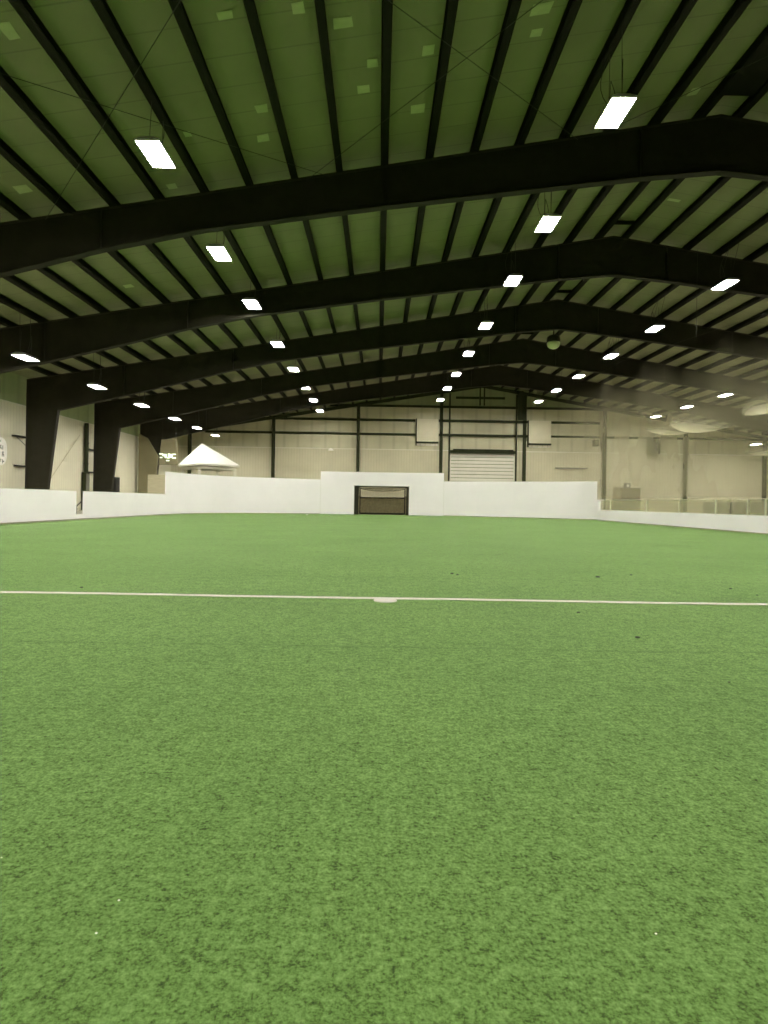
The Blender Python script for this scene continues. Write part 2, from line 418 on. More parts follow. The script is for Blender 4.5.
# patches on the insulation
patches = [(224.7, 14.8, .38, .2, 'at the top, left of the tall purlin pair'), (298.4, 7.8, .3, .28, 'at the very top, left of centre'), (342.7, 22.6, .52, .3, 'largest one, top centre'),
           (372.4, 63, .3, .26, 'just left of the upright purlin, upper one'), (363.3, 89, .34, .26, 'left of the upright purlin, lower one'), (261.7, 108, .34, .28, 'above the nearest full frame, upper of two'),
           (263.3, 138, .38, .3, 'above the nearest full frame, lower of two'), (428, 50, .32, .3, 'right of the upright purlin, upper one'), (418, 108.5, .46, .36, 'right of the upright purlin, lower one'),
           (536.5, 32.5, .3, .22, 'near the top, between centre and big right lamp'), (541.5, 8.5, .5, .3, 'at the top edge, left of the big right lamp'), (694, 91.5, .3, .3, 'right of the big right lamp'),
           (8, 30, .28, .4, 'in the top left corner'), (187.5, 134, .2, .2, 'just right of the big left lamp'), (22.5, 189, .45, .36, 'far left, above the nearest full frame'),
           (172, 186, .3, .25, 'below the big left lamp'), (674, 200, .5, .15, 'under the ridge, behind the nearest full frame'), (128.6, 286, .4, .3, 'left side, between second and third frames')]
for px, py, w_, d_, where in patches:
    d_ *= .58
    dx, dy = px - VPX, py - VPY
    u, v = dx + ROLL * dy, -dy + ROLL * dx
    # meet the ceiling plane z = roof(x) + PURL
    k = u / v; H0 = ZR + PURL - EYE
    zz = (H0 - SL * XR) / (1 - SL * k); x = k * zz
    if x > XR: zz = (H0 + SL * XR) / (1 + SL * k); x = k * zz
    Y = F * zz / v
    s = math.atan(SL) * (1 if x > XR else -1)
    a = [random.uniform(.85, 1.1) for _ in range(4)]
    o = MB().hexa([(-w_ / 2 * a[0], -d_ * a[1], -.012), (w_ / 2 * a[2], -d_ * a[3], -.012), (w_ / 2 * a[1], d_ * a[0], -.012), (-w_ / 2 * a[3], d_ * a[2], -.012)],
                  [(-w_ / 2 * a[0], -d_ * a[1], 0), (w_ / 2 * a[2], -d_ * a[3], 0), (w_ / 2 * a[1], d_ * a[0], 0), (-w_ / 2 * a[3], d_ * a[2], 0)]).build('tape_patch', 'patch')
    o.location = (x, Y, EYE + zz - .004); o.rotation_euler = (0, s, 0)
    tag(o, 'pale patch on the roof insulation, ' + where, 'patch', 'pale patches taped on the roof insulation')

# ------------------------------------------------------------------ lamps
LYS = {-3: -7.0, -2: 3.2, -1: 9.5, 0: 15.85, 1: 22.2, 2: 27.9, 3: 35.0, 4: 41.6, 5: 48.3, 6: 54.3, 7: 60.4}  # negative keys: unseen lamps, added and spaced to brighten the near turf
LW, LL = .60, 1.22
def lamp_proto():
    t = thing('hanging_light', '', 'lamp', (0, 0, 0), 'hanging strip lights')
    w, l = LW / 2, LL / 2
    hs = MB().hexa([(-w - .02, -l - .03, .0), (w + .02, -l - .03, .0), (w + .02, l + .03, .0), (-w - .02, l + .03, .0)],
                   [(-w * .55, -l * .9, .11), (w * .55, -l * .9, .11), (w * .55, l * .9, .11), (-w * .55, l * .9, .11)])
    h = hs.build('housing', 'lamp_body', t)
    sk = MB()
    for q0, q1 in ((-w - .02, -w - .005), (w + .005, w + .02)): sk.box(q0, q1, -l - .02, l + .02, -.05, 0)
    for q0, q1 in ((-l - .02, -l - .005), (l + .005, l + .02)): sk.box(-w - .005, w + .005, q0, q1, -.05, 0)
    sk.build('reflector_skirt', 'lamp_body', h)
    MB().box(-.07, .07, -.2, .2, .11, .17).build('ballast_box', 'grey', h)
    MB().box(-w, w, -l, l, -.022, -.001).build('lens', 'lens', t)
    return t
lp = lamp_proto()
ROWS = [('left', -6.08, 10.2, -3, 8), ('right', 6.13, 11.5, -3, 8), ('ridge', 16.08, 11.48, -2, 8), ('outer', 28.0, 10.15, 1, 8), ('wall', 38.2, 7.5, 3, 8), ('walk', -16.65, 7.52, -2, 8)]
PX = [P0 + 1.522 * n for n in range(-14, 8)] + [2 * XR - (P0 + 1.522 * n) for n in range(-14, 8)]
RDESC = {'left': 'in the row just left of the goal', 'right': 'in the row just right of the goal', 'ridge': 'in the row right of the roof ridge', 'outer': 'in the row seen through the netting',
         'wall': 'in the row nearest the right wall', 'walk': 'in the low row along the left wall'}
first = True
for rn, x, z, k0, k1 in ROWS:
    vis = 0
    for k in range(k0, k1):
        y = LYS[k]
        u_, v_ = x / y * F, (z - EYE) / y * F
        inview = y > 10 and v_ < 500 and -380 < u_ < 388
        if inview:
            lab = 'bright white strip lamp, %s one %s' % (ORD[vis], RDESC[rn]); vis += 1
            if rn == 'wall': lab = 'bright white strip lamp at the right edge, lowest one seen through netting'
        else:
            lab = 'bright white strip lamp outside the picture, %s' % RDESC[rn]
        if first: t = lp; t.location = (x, y, z); t['label'] = lab; first = False; 
        else: t = dup(lp, (x, y, z), lab)
        qx = min(PX, key=lambda q: abs(q - x)); top = roof(qx) - z; qx -= x
        if t is lp: wires = []
        for (dy, r) in ((-.45, .009), (.45, .009)):
            s = MB().tube((0, dy, .10), (qx, dy * .9, top), r, 6).build('hanger_wire', 'cable', None); s.parent = t
        s = MB(); p0 = Vector((-.05, .1, .16)); n_ = 7
        pts = [Vector((-.05 + (qx + .05) * i / n_ - .28 * math.sin(i / n_ * math.pi) * (1 if x > 0 else -.4), .1 + .3 * i / n_, .16 + (top - .16) * (i / n_) ** 1.3)) for i in range(n_ + 1)]
        for a, b in zip(pts, pts[1:]): s.tube(a, b, .012, 5)
        s = s.build('power_cord', 'cable', None); s.parent = t

# round dome unit under the ridge
p = at(553.5, 343.5, 43)
t = thing('ridge_fan', 'dark round roof unit with a pale green bowl under the ridge', 'ceiling unit', (p.x, 43, p.z - .1))
MB().lathe((0, 0, 0), [(.25, .12), (.44, .20), (.48, .34), (.44, .56), (.3, .66)], 24).build('housing', 'steel', t, smooth=True)
MB().lathe((0, 0, 0), [(.10, -.30), (.28, -.24), (.42, -.10), (.47, .08), (.46, .16), (.1, .2)], 24).build('bowl', 'dome', t, smooth=True)
MB().tube((0, 0, .64), (0, 0, roof(p.x) - p.z + .12), .05).build('stem', 'steel', t)

# ------------------------------------------------------------------ far wall steel
YW = YFAR - .02
def fcol(px, lab, w=.26, py_b=None, top=None, mat='steel_green', y=None):
    y = y or YW
    p = at(px, 450, y); x = p.x
    z1 = roof(x) - .02 if top is None else top
    t = thing('wall_column', lab, 'steel column', (x, y, -.02), 'steel columns on the far wall')
    MB().box(-w / 2, w / 2, -.26, -.24, 0, z1).build('front_flange', mat, t)
    MB().box(-.012, .012, -.24, -.02, 0, z1).build('web', mat, t)
    MB().box(-w / 2, w / 2, -.02, 0, 0, z1).build('rear_flange', mat, t)
    return x
cols = [(190, 'green steel column on the far wall, behind the white-roofed booth'), (273.5, 'green steel column on the far wall, right of the white-roofed booth'),
        (358, 'green steel column on the far wall, directly above the goal'), (440.8, 'green steel column on the far wall, just left of the overhead door'),
        (524, 'green steel column on the far wall, just right of the overhead door'), (604, 'steel column on the far wall, right of the last high white board'),
        (685, 'steel column on the far wall, second from the right picture edge'), (764, 'steel column on the far wall, at the right picture edge')]
for px, lab in cols: fcol(px, lab, .34)
for px, lab in ((448.8, 'slim green door post left of the overhead door'), (515.3, 'slim green door post right of the overhead door')):
    x = at(px, 450, YW).x
    tag(MB().box(x - .08, x + .08, YW - .45, YW - .27, -.02, roof(x) - .5).build('door_post', 'steel_green'), lab, 'door post', 'posts of the overhead door')
def girt(x0p, x1p, yp, lab, h=.26, dep=.2, off=.28):
    a = at(x0p, yp, YW); b = at(x1p, yp, YW); zc = at(480, yp, YW).z
    t = MB(); y1 = YW - off + .22
    t.box(a.x, b.x, y1 - dep, y1 - dep + .02, zc - h / 2, zc + h / 2)
    t.box(a.x, b.x, y1 - dep + .02, y1, zc + h / 2 - .02, zc + h / 2)
    t.box(a.x, b.x, y1 - dep + .02, y1, zc - h / 2, zc - h / 2 + .02)
    tag(t.build('wall_girt', 'steel_green'), lab, 'steel rail', 'horizontal steel rails on the far wall')
GO = .03
girt(330, 690, 407.4, 'long green rail on the far wall, topmost of the full-width ones', off=GO)
girt(250, 415.5, 421.6, 'upper green rail between booth and the left pale wall panel', off=GO)
girt(205, 415.5, 435.8, 'lower green rail between booth and the left pale wall panel', off=GO)
girt(438.5, 527, 421.6, 'upper green rail above the overhead door', off=GO + .25)
girt(438.5, 527, 435.8, 'lower green rail above the overhead door', off=GO + .25)
girt(551, 600, 421.4, 'upper green rail right of the right pale wall panel', off=GO)
girt(551, 768, 435.4, 'lower green rail right of the right pale wall panel, running behind the netting', h=.22, off=GO)
girt(456, 505, 398, 'short green rail high in the gable above the door', off=GO)
for px, lab in ((479.6, 'slim green upright high in the gable, left of the pair'), (483.8, 'slim green upright high in the gable, right of the pair')):
    x = at(px, 400, YW).x; z0 = at(480, 407.4, YW).z + .14
    tag(MB().box(x - .07, x + .07, YW - .4, YW - .26, z0, ZR - .4).build('gable_post', 'steel_green'), lab, 'steel post', 'pair of posts in the gable')
x0 = at(517, 400, YW).x; x1 = at(523, 400, YW).x
tag(MB().box(x0, x1 - .1, YW - .62, YW - .46, at(520, 421, YW).z, at(520, 392, YW).z).build('gusset_plate', 'steel_green'), 'dark steel plate between the right door post and column, up high', 'steel plate')

# pale wall panels either side of the door
for (a, b, lab) in ((415.6, 438.6, 'pale raised wall panel with a dark bottom rail, left of the overhead door'), (527.2, 551, 'pale raised wall panel with a dark bottom rail, right of the overhead door')):
    x0, x1 = at(a, 440, YW).x, at(b, 440, YW).x
    zt_, zb = at(480, 420, YW).z, at(480, 446.5, YW).z
    t = thing('wall_panel', lab, 'wall panel', ((x0 + x1) / 2, YW, zb), 'raised panels beside the door'); w = (x1 - x0) / 2; h = zt_ - zb
    MB().box(-w + .1, w - .05, -.16, .0, .42, h).build('panel_face', 'wallpanel', t)
    MB().box(-w, -w + .1, -.26, 0, 0, h).build('side_post', 'steel_green', t)
    MB().box(-w + .1, w - .05, -.28, -.02, .24, .42).build('bottom_rail', 'steel_green', t)
    MB().box(-w + .1, w - .1, -.1, 0, .0, .24).build('sill_board', 'pale', t)
    for i in range(4):
        q = -w + .5 + i * (2 * w - .9) / 3
        MB().box(q - .03, q + .03, -.2, -.1, 0, .24).build('foot', 'plywood', t)

# overhead door
x0, x1 = at(449.6, 460, YW).x, at(514.6, 460, YW).x
zh = at(480, 454, YW).z
s = MB(); n = 17; hh = zh / n
d = struct('door_1', MB().box(x0 + .1, x1 - .1, YW - .10, YW - .02, -.02, zh), 'groove')
for i in range(n):
    MB().box(x0 + .12, x1 - .12, YW - .15, YW - .10, i * hh + .035, (i + 1) * hh - .035).build('door_panel', 'pale_door', d, bevel=.01)
MB().box(x0, x1, YW - .5, YW - .02, zh + .04, zh + .34).build('door_header', 'steel_green', d)
for q in (x0, x1 - .14):
    MB().box(q, q + .10, YW - .26, YW - .1, -.02, zh).build('door_track', 'pale', d)
MB().tube((x0 + .3, YW - .56, zh + .38), (x1 - .3, YW - .56, zh + .38), .09, 12).build('torsion_shaft', 'steel_green', d)

# small fittings on the far wall
def box_thing(name, px, py, wpx, hpx, dpt, lab, cat, mat, y=YW):
    p = at(px, py, y); k = y / F
    return p, k
p = at(331, 449, YW)
t = thing('wall_light', 'small pale wall lamp on the far wall, left above the goal', 'wall lamp', (p.x, YW, p.z))
MB().box(-.12, .12, -.08, .02, -.1, .1).build('back_plate', 'pale', t)
MB().lathe((0, -.25, -.12), [(.30, -.06), (.30, 0), (.12, .16), (.05, .2)], 16).build('shade', 'white', t, smooth=True)
p = at(629.5, 455.5, YW)
t = thing('wall_light', 'small brown wall lamp on the far wall, behind the netting', 'wall lamp', (p.x, YW, p.z))
MB().box(-.08, .08, -.08, .02, -.1, .1).build('back_plate', 'brown', t)
MB().lathe((0, -.2, -.08), [(.20, -.06), (.20, 0), (.1, .1), (.05, .14)], 16).build('shade', 'brown', t, smooth=True)
a, b = at(555, 469, YW), at(587, 469, YW)
t = thing('wall_rail', 'short dark bar on the liner panels right of the overhead door', 'wall rail', ((a.x + b.x) / 2, YW, a.z + .1))
MB().box(-(b.x - a.x) / 2, (b.x - a.x) / 2, -.16, -.04, -.07, .07).build('bar', 'grey', t)
for q in (-1, 0, 1): MB().box(q * 1.4 - .04, q * 1.4 + .04, -.05, .03, -.05, .05).build('bracket', 'grey', t)
def heater(px0, px1, py0, py1, lab):
    y = YW - .3; a, b = at(px0, py1, y), at(px1, py0, y); w = (b.x - a.x) / 2; h = b.z - a.z
    t = thing('unit_heater', lab, 'heater', ((a.x + b.x) / 2, y, a.z), 'unit heaters on the far wall')
    MB().box(-w, w, -.7, 0, 0, h).build('casing', 'steel', t, bevel=.03)
    s = MB()
    for i in range(7): s.box(-w + .08, w - .08, -.74, -.70, .1 + i * (h - .2) / 7, .1 + (i + .45) * (h - .2) / 7)
    s.build('louvres', 'grey', t)
    MB().box(-w * .6, w * .6, -.5, .3, h - .08, h - .02).build('wall_bracket', 'grey', t)
    for q in (-w * .7, w * .7): MB().tube((q, -.3, h - .02), (q, -.3, h + .45), .03).build('hanger_rod', 'grey', t)
heater(646.8, 657.5, 440.5, 454, 'dark square unit heater high on the far wall behind the netting')
heater(592.2, 596.8, 440.5, 446.5, 'small dark unit heater beside the column right of the door')
# dark cabinet with a small box on it
y = 60
a, b = at(615.6, 499, y), at(640.4, 488, y)
t = thing('storage_cabinet', 'low brown cabinet in front of the far wall, seen behind the netting', 'cabinet', ((a.x + b.x) / 2, y, -.02)); w = (b.x - a.x) / 2
MB().box(-w, w, 0, .8, .08, b.z - .06).build('cabinet_body', 'brown', t)
MB().box(-w - .04, w + .04, -.05, .84, b.z - .06, b.z).build('cabinet_top', 'grey', t)
for i in range(3):
    q0 = -w + .04 + i * (2 * w - .04) / 3
    dd = MB().box(q0, q0 + (2 * w - .16) / 3, -.03, 0, .12, b.z - .12).build('cabinet_door', 'brown', t, bevel=.006)
    MB().box(q0 + .06, q0 + .09, -.06, -.03, 1.0, 1.25).build('handle', 'grey', dd)
MB().box(-w + .1, w - .1, .08, .7, 0, .08).build('plinth', 'black', t)
a2, b2 = at(626.2, 488, y), at(632, 483.3, y); w = (b2.x - a2.x) / 2
t = thing('speaker_box', 'small dark box standing on the low brown cabinet', 'box', ((a2.x + b2.x) / 2, y + .3, b.z + .02 - .02))
MB().box(-w, w, 0, .3, 0, b2.z - a2.z).build('casing', 'grey', t, bevel=.02)
MB().lathe((0, 0, 0), [(.14, 0), (.14, .02), (.05, .03)], 16).build('speaker_cone', 'pale', t)
t.children[-1].rotation_euler = (math.radians(90), 0, 0); t.children[-1].location = (0, 0.0, .22)

# ------------------------------------------------------------------ left wall fittings
# oval sign
p = atx(6.8, 452, XWL + .03)
t = thing('wall_sign', 'white rounded sign with dark writing on the left wall, cut by picture edge', 'sign', (XWL, p.y - 1.15, p.z))
pts = []
for i in range(40):
    a = 2 * math.pi * i / 40; ca, sa = math.cos(a), math.sin(a)
    pts.append((.0, 1.15 * math.copysign(abs(ca) ** .6, ca), .88 * math.copysign(abs(sa) ** .6, sa)))
MB().prism(pts, (.05, 0, 0)).build('sign_board', 'white', t)
s = MB()
for r, (z, h_) in enumerate(((.62, .16), (.24, .26), (-.16, .30), (-.60, .26))):
    for c in range(6):
        yq = -.85 + c * .30 + (.04 if r % 2 else 0)
        if r == 0 and c in (0, 5): continue
        s.box(.05, .056, yq, yq + .06, z - h_ / 2, z + h_ / 2)
        if (c + r) % 2: s.box(.05, .056, yq + .06, yq + .19, z + h_ / 2 - .06, z + h_ / 2)
        if (c + r) % 3: s.box(.05, .056, yq + .06, yq + .17, z - .03, z + .03)
        if (c * r) % 3 == 1: s.box(.05, .056, yq + .14, yq + .20, z - h_ / 2, z)
s.build('lettering', 'black', t)
# brackets beside the columns
def wbr(px0, px1, py, lab, diag):
    x = XWL + .02
    a = atx(px0, py, x + .12); b = atx(px1, py, x + .12)
    t = thing('wall_bracket', lab, 'bracket', (x, a.y, a.z), 'dark brackets beside the columns')
    L = b.y - a.y
    MB().box(-.02, .22, 0, L, -.05, .05).build('arm', 'black', t)
    if diag: MB().tube((.1, .3, -.05), (.1, L, -.55), .025).build('diagonal_stay', 'grey', t)
wbr(14, 27, 435.5, 'upper dark bracket left of the leftmost tapered column', True)
wbr(16, 27, 465.5, 'lower dark bracket left of the leftmost tapered column', False)
wbr(88, 96, 449.3, 'upper dark bracket left of the second tapered column', False)
wbr(88.5, 96, 472.2, 'lower dark bracket left of the second tapered column', False)
# downpipe and electrical box
p = atx(86, 423, XWL + .15)
t = thing('down_pipe', 'dark vertical duct on the left wall between the two tapered columns', 'pipe', (XWL + .22, p.y, -.02))
zc_ = atx(86.5, 472, XWL + .3).z + .02
MB().tube((0, 0, zc_), (0, 0, p.z), .15, 14).build('pipe', 'steel_green', t, smooth=False)
for z in (3.6, 5.2): MB().tube((0, 0, z), (0, 0, z + .08), .18, 14).build('pipe_clamp', 'steel', t)
p = atx(86.5, 472, XWL + .3)
t = thing('electrical_cabinet', 'dark green cabinet at the foot of the wall duct, above the board gap', 'cabinet', (XWL + .03, p.y - .05, -.02))
MB().box(0, .35, -.18, .40, 0, p.z).build('cabinet_body', 'steel_green', t)
MB().box(.35, .37, -.14, .36, .1, p.z - .1).build('cabinet_door', 'grey', t)
p0, p1 = atx(80, 435, XWL + .06), atx(49, 481, XWL + .06)
tag(MB().tube(p0, p1, .03, 6).build('brace_rod', 'plywood'), 'thin diagonal rod on the left wall between the two tapered columns', 'rod')
p = atx(115, 477, XWL + .3)
t = thing('electrical_cabinet', 'narrow black cabinet right of the second tapered column', 'cabinet', (XWL + .03, p.y, -.02))
MB().box(0, .45, -.3, .55, 0, p.z).build('cabinet_body', 'black', t)
MB().box(.45, .47, -.25, .5, .1, p.z - .1).build('cabinet_door', 'black', t)

# partition panel by the left corner
y = 40.6
a, b = at(147.5, 493, y), at(166.5, 474.5, y)
t = thing('plywood_partition', 'tan plywood partition rising behind the low board at the left corner', 'partition', ((a.x + b.x) / 2, y, -.02)); w = (b.x - a.x) / 2
MB().box(-w, w, 0, .05, .05, b.z).build('panel', 'plywood', t)
for q in (-w + .05, 0, w - .05): MB().box(q - .04, q + .04, .05, .14, 0, b.z).build('stud', 'plywood', t)
MB().box(-w, w, -.02, .14, 0, .08).build('sole_plate', 'plywood', t)

# hanging scoreboard
y = 53
ps = [at(161.5, 439.5, y), at(176.5, 439, y), at(177.5, 465, y), at(158.5, 465, y)]
ctr = at(168, 452, y)
t = thing('score_board', 'tan trapezoid board with pale lit characters above the left corner', 'score board', (ctr.x, y, ctr.z))
MB().prism([Vector(q) - Vector((ctr.x, y, ctr.z)) for q in ps], (0, .08, 0)).build('board_face', 'tan', t)
k = y / F
s = MB()
def gl(x0, x1, y0, y1):
    a, b = at(x0, y1, y), at(x1, y0, y)
    s.box(a.x - ctr.x, b.x - ctr.x, -.04, .0, a.z - ctr.z, b.z - ctr.z)
gl(159.3, 163, 453.5, 454.5); gl(162.6, 166.6, 454, 456.2); gl(159.8, 162.5, 457, 458); gl(164.8, 166.8, 456.2, 458)   # left character
gl(168, 169.8, 453.5, 458.4); gl(167, 168, 457.4, 458.4)
gl(170, 172.6, 454.2, 457.6); gl(172.6, 176, 453.8, 454.8); gl(172.4, 176, 457.2, 458.6)
gl(166.2, 169.4, 460, 461.2)
s.build('lit_characters', 'lit_digit', t)
gx, gz = ctr.x, roof(ctr.x)
for q in (-.55, .6): MB().tube((q, .15, 1.05), (q, .15, roof(ctr.x + q) - ctr.z), .012).build('hanger_rod', 'cable', t)

# ------------------------------------------------------------------ white-roofed booth
ph = math.radians(41.9); S = 3.25; Cn = Vector((-14.8, 49, 0))
cen = Cn + Vector((math.cos(ph), math.sin(ph), 0)) * S / 2 + Vector((-math.sin(ph), math.cos(ph), 0)) * S / 2
ze = at(211, 463.2, 49).z; za = at(203, 443, cen.y).z
t = thing('canopy_booth', 'white pyramid-roofed booth standing behind the high boards at left', 'booth', (cen.x, cen.y, -.02), rz=ph)
h = S / 2; ov = h + .28
rf = MB(); rf.add([(-ov, -ov, ze), (ov, -ov, ze), (ov, ov, ze), (-ov, ov, ze), (-.62 * math.cos(ph), .62 * math.sin(ph), za)], [(0, 1, 4), (1, 2, 4), (2, 3, 4), (3, 0, 4), (3, 2, 1, 0)])
r = rf.build('canopy_roof', 'tent', t)
s = MB(); s.box(-ov, ov, -ov, -ov + .03, ze - .16, ze); s.box(-ov, ov, ov - .03, ov, ze - .16, ze); s.box(-ov, -ov + .03, -ov, ov, ze - .16, ze); s.box(ov - .03, ov, -ov, ov, ze - .16, ze)
s.build('valance', 'pale', r)
s = MB(); s.box(-h, h, -h - .06, -h + .06, ze - .42, ze - .24); s.box(-h, h, h - .06, h + .06, ze - .42, ze - .24); s.box(-h - .06, -h + .06, -h, h, ze - .42, ze - .24); s.box(h - .06, h + .06, -h, h, ze - .42, ze - .24)
s.build('roof_beam', 'pale', t)
for qx in (-h, h):
    for qy in (-h, h): MB().box(qx - .09, qx + .09, qy - .09, qy + .09, 0, ze - .3).build('post', 'pale', t)
s = MB(); s.box(-h, h, -h, -h + .08, 0, 2.95); s.box(-h, h, h - .08, h, 0, 2.95); s.box(-h, -h + .08, -h, h, 0, 2.95); s.box(h - .08, h, -h, h, 0, 2.95)
s.build('booth_wall', 'grey', t)

# ------------------------------------------------------------------ dasher boards
TH = .10
def strip(pts, z0, z1, th=TH):
    """upright sheet along a plan line, thickness outwards (away from field centre)"""
    s = MB(); P = [Vector((x, y, 0)) for x, y in pts]; N = []
    cf = Vector((.8, 15, 0))
    for i in range(len(P)):
        d = (P[min(i + 1, len(P) - 1)] - P[max(i - 1, 0)]).normalized(); n = Vector((d.y, -d.x, 0))
        if n.dot(P[i] - cf) < 0: n = -n
        N.append(n)
    for i in range(len(P) - 1):
        b = [P[i], P[i + 1], P[i + 1] + N[i + 1] * th, P[i] + N[i] * th]
        s.hexa([Vector((q.x, q.y, z0)) for q in b], [Vector((q.x, q.y, z1)) for q in b])
    return s
def sub(x0, x1):
    """part of the end-board line between two x"""
    def yx(x):
        for (a, ya), (b, yb) in zip(FX, FX[1:]):
            if a <= x <= b: return ya + (yb - ya) * (x - a) / (b - a)
        return FX[-1][1]
    return [(x0, yx(x0))] + [p for p in FX if x0 < p[0] < x1] + [(x1, yx(x1))]
def board(pts, z1, lab, z0=-.02, opening=None, g=.006):
    cx = sum(p[0] for p in pts) / len(pts); cy = sum(p[1] for p in pts) / len(pts)
    # leave a hairline joint at both ends
    a, b = Vector(pts[0]), Vector(pts[1]); a2 = a + (b - a).normalized() * g
    c, d_ = Vector(pts[-1]), Vector(pts[-2]); c2 = c + (d_ - c).normalized() * g
    pts = [tuple(a2)] + list(pts[1:-1]) + [tuple(c2)]
    t = thing('dasher_board', lab, 'dasher board', (cx, cy, -.02), 'white dasher boards around the field')
    off = (cx, cy, -.02)
    if opening is None:
        strip(pts, z0, z1).build('board_face', 'board', t, off=off)
    else:
        x0, x1, zz = opening
        s = strip([p for p in pts if p[0] < x0] + [(x0, 46.8)], z0, z1)
        q = strip([(x0, 46.8), (x1, 46.8)], zz, z1); s.add(q.v, q.f)
        q = strip([(x1, 46.8)] + [p for p in pts if p[0] > x1], z0, z1); s.add(q.v, q.f)
        s.build('board_face', 'board', t, off=off)
    strip(pts, z1, z1 + .02, TH + .02).build('top_cap', 'board_edge', t, off=off)
    if opening is None:
        st = strip(pts, 0.0, .035, -.012).build('base_strip', 'base_strip', t, off=off)
    return t
HL, HH, HT = 1.26, 2.68, 3.32
board([(XL, -12), (XL, 26.4)], HL, 'long low white board at the left edge, on the near side of the narrow gap')
board([(XL, 26.4), (XL, 27.15)], .22, 'low white sill closing the foot of the narrow gap in the left boards')
board([(XL, 27.15), (XL, 33.6)], HL, 'low white board just beyond the narrow gap at left')
board([(XL, 33.6), (-13.25, 37.15)], HL, 'low white board meeting the left corner, in front of the tan partition')
board(sub(-13.25, -5.7), HH, 'high white curved board at the left corner, in front of the booth')
board(sub(-5.7, -4.55), HH, 'narrow high white board section left of the tallest board')
board(sub(-4.55, 5.08), HT, 'tallest white board, the one with the goal opening', opening=(-1.93, 2.4, 2.27))
board(sub(5.08, 7.5), HH, 'high white board directly right of the tallest one')
board(sub(7.5, 8.75), HH, 'narrow high white board under the right half of the overhead door, left of its twin')
board(sub(8.75, 10), HH, 'narrow high white board under the right post of the overhead door')
board(sub(10, 15.2), HH, 'long high white board reaching the right corner')
board([(15.2, 41.5), (15.1, 40.2)], 1.40, 'short white step board at the right corner')
# right side: white kick board with clear upper strip
def clear_board(y0, y1, lab, posts):
    x0 = XRB + (.15 if y0 > 40 else 0)
    t = thing('glazed_board', lab, 'dasher board', (XRB, y1, -.02), 'low boards with clear tops along the right side')
    off = (XRB, y1, -.02); g = .008
    P = [(x0, y0 - g), (XRB, y1 + g)]
    strip(P, -.02, .70).build('kick_board', 'board', t, off=off)
    strip(P, .70, .72, TH + .01).build('ledge', 'board_edge', t, off=off)
    strip(P, 0, .035, -.012).build('base_strip', 'base_strip', t, off=off)
    ed = [y0] + posts + [y1]
    for a, b in zip(ed, ed[1:]):
        MB().box(.03, .045, b + .05 - y1, a - .05 - y1, .74, 1.36).build('clear_pane', 'clear', t)
    for q in posts: MB().box(.0, .08, q - .035 - y1, q + .035 - y1, .74, 1.38).build('post', 'pale', t)
    MB().box(.01, .06, 0, y0 - y1, 1.38, 1.41).build('top_rail', 'pale', t)
clear_board(40.2, 36.7, 'short low board with clear top beside the right corner', [38.4])
clear_board(36.7, 25.3, 'long low board with clear top on the right, middle stretch', [33.2, 29.6, 26.4])
clear_board(25.3, 12, 'low board with clear top at the right picture edge', [24.1, 23.0, 21.9, 20.7, 19.5, 18, 16.5, 15, 13.5])
tag(MB().box(XRB, XRB + .1, 12 - .012, -12, -.02, .70).build('dasher_board', 'board'), 'low white board on the right, outside the picture', 'dasher board', 'low boards with clear tops along the right side')
# brown strip where boards meet the turf
# stair rail in the left gap
p = at(79, 505, 28.3)
t = thing('stair_handrail', 'short black handrail seen through the gap in the left boards', 'handrail', (p.x - .3, 28.6, -.02))
pa, pb, pc = at(76.2, 514.5, 28.6), at(76.2, 506.5, 28.6), at(82.6, 500.5, 29.2)
o_ = Vector((p.x - .3, 28.6, -.02))
MB().tube(Vector((pa.x, 28.6, -.02)) - o_, pb - o_, .03).build('post', 'black', t)
MB().tube(pb - o_, pc - o_, .03).build('sloping_rail', 'black', t)
MB().tube(at(76.2, 509, 28.6) - o_, at(78, 509, 28.8) - o_, .02).build('side_stub', 'black', t)

# ------------------------------------------------------------------ goal
gy = 46.8; gx0, gx1, gz = -1.9, 2.37, 2.24; bk = 1.9
t = thing('soccer_goal', 'black framed soccer goal with netting, set in the tallest white board', 'goal', ((gx0 + gx1) / 2, gy, -.02))
o_ = Vector(((gx0 + gx1) / 2, gy, -.02)); w = (gx1 - gx0) / 2
for q0, q1 in ((-w, -w + .34), (w - .20, w)): MB().box(q0, q1, -.03, .09, 0, gz + .02).build('goal_post', 'steel', t)
MB().box(-w, w, -.03, .09, gz - .10 + .02, gz + .02).build('crossbar', 'steel', t)
for q in (-w + .38, w - .22):
    s = MB(); s.tube((q, .05, 1.45), (q, bk, 1.38), .03); s.tube((q, .05, .04), (q, bk, .04), .035); s.tube((q, .05, gz - .05), (q, bk, 2.12), .035)
    s.build('side_bar', 'steel', t)
    MB().tube((q, bk, 0), (q, bk, 2.15), .05).build('rear_post', 'steel', t)
MB().tube((-w + .38, bk, 1.36), (w - .22, bk, 1.36), .055).build('rear_bar', 'steel', t)
MB().tube((-w + .38, bk, .07), (w - .22, bk, .07), .07).build('ground_bar', 'steel', t)
MB().tube((-w + .38, bk, 2.13), (w - .22, bk, 2.13), .03).build('rear_bar', 'steel', t)
s = MB()
rows = []
for i in range(9):
    z = 2.12 * (1 - i / 8)
    rows.append([(-w + .38 + (2 * w - .60) * j / 14, bk - .03 - .16 * math.sin(math.pi * i / 8) * math.sin(math.pi * j / 14), z) for j in range(15)])
s.grid(rows)
s.build('rear_net', 'goal_net', t)
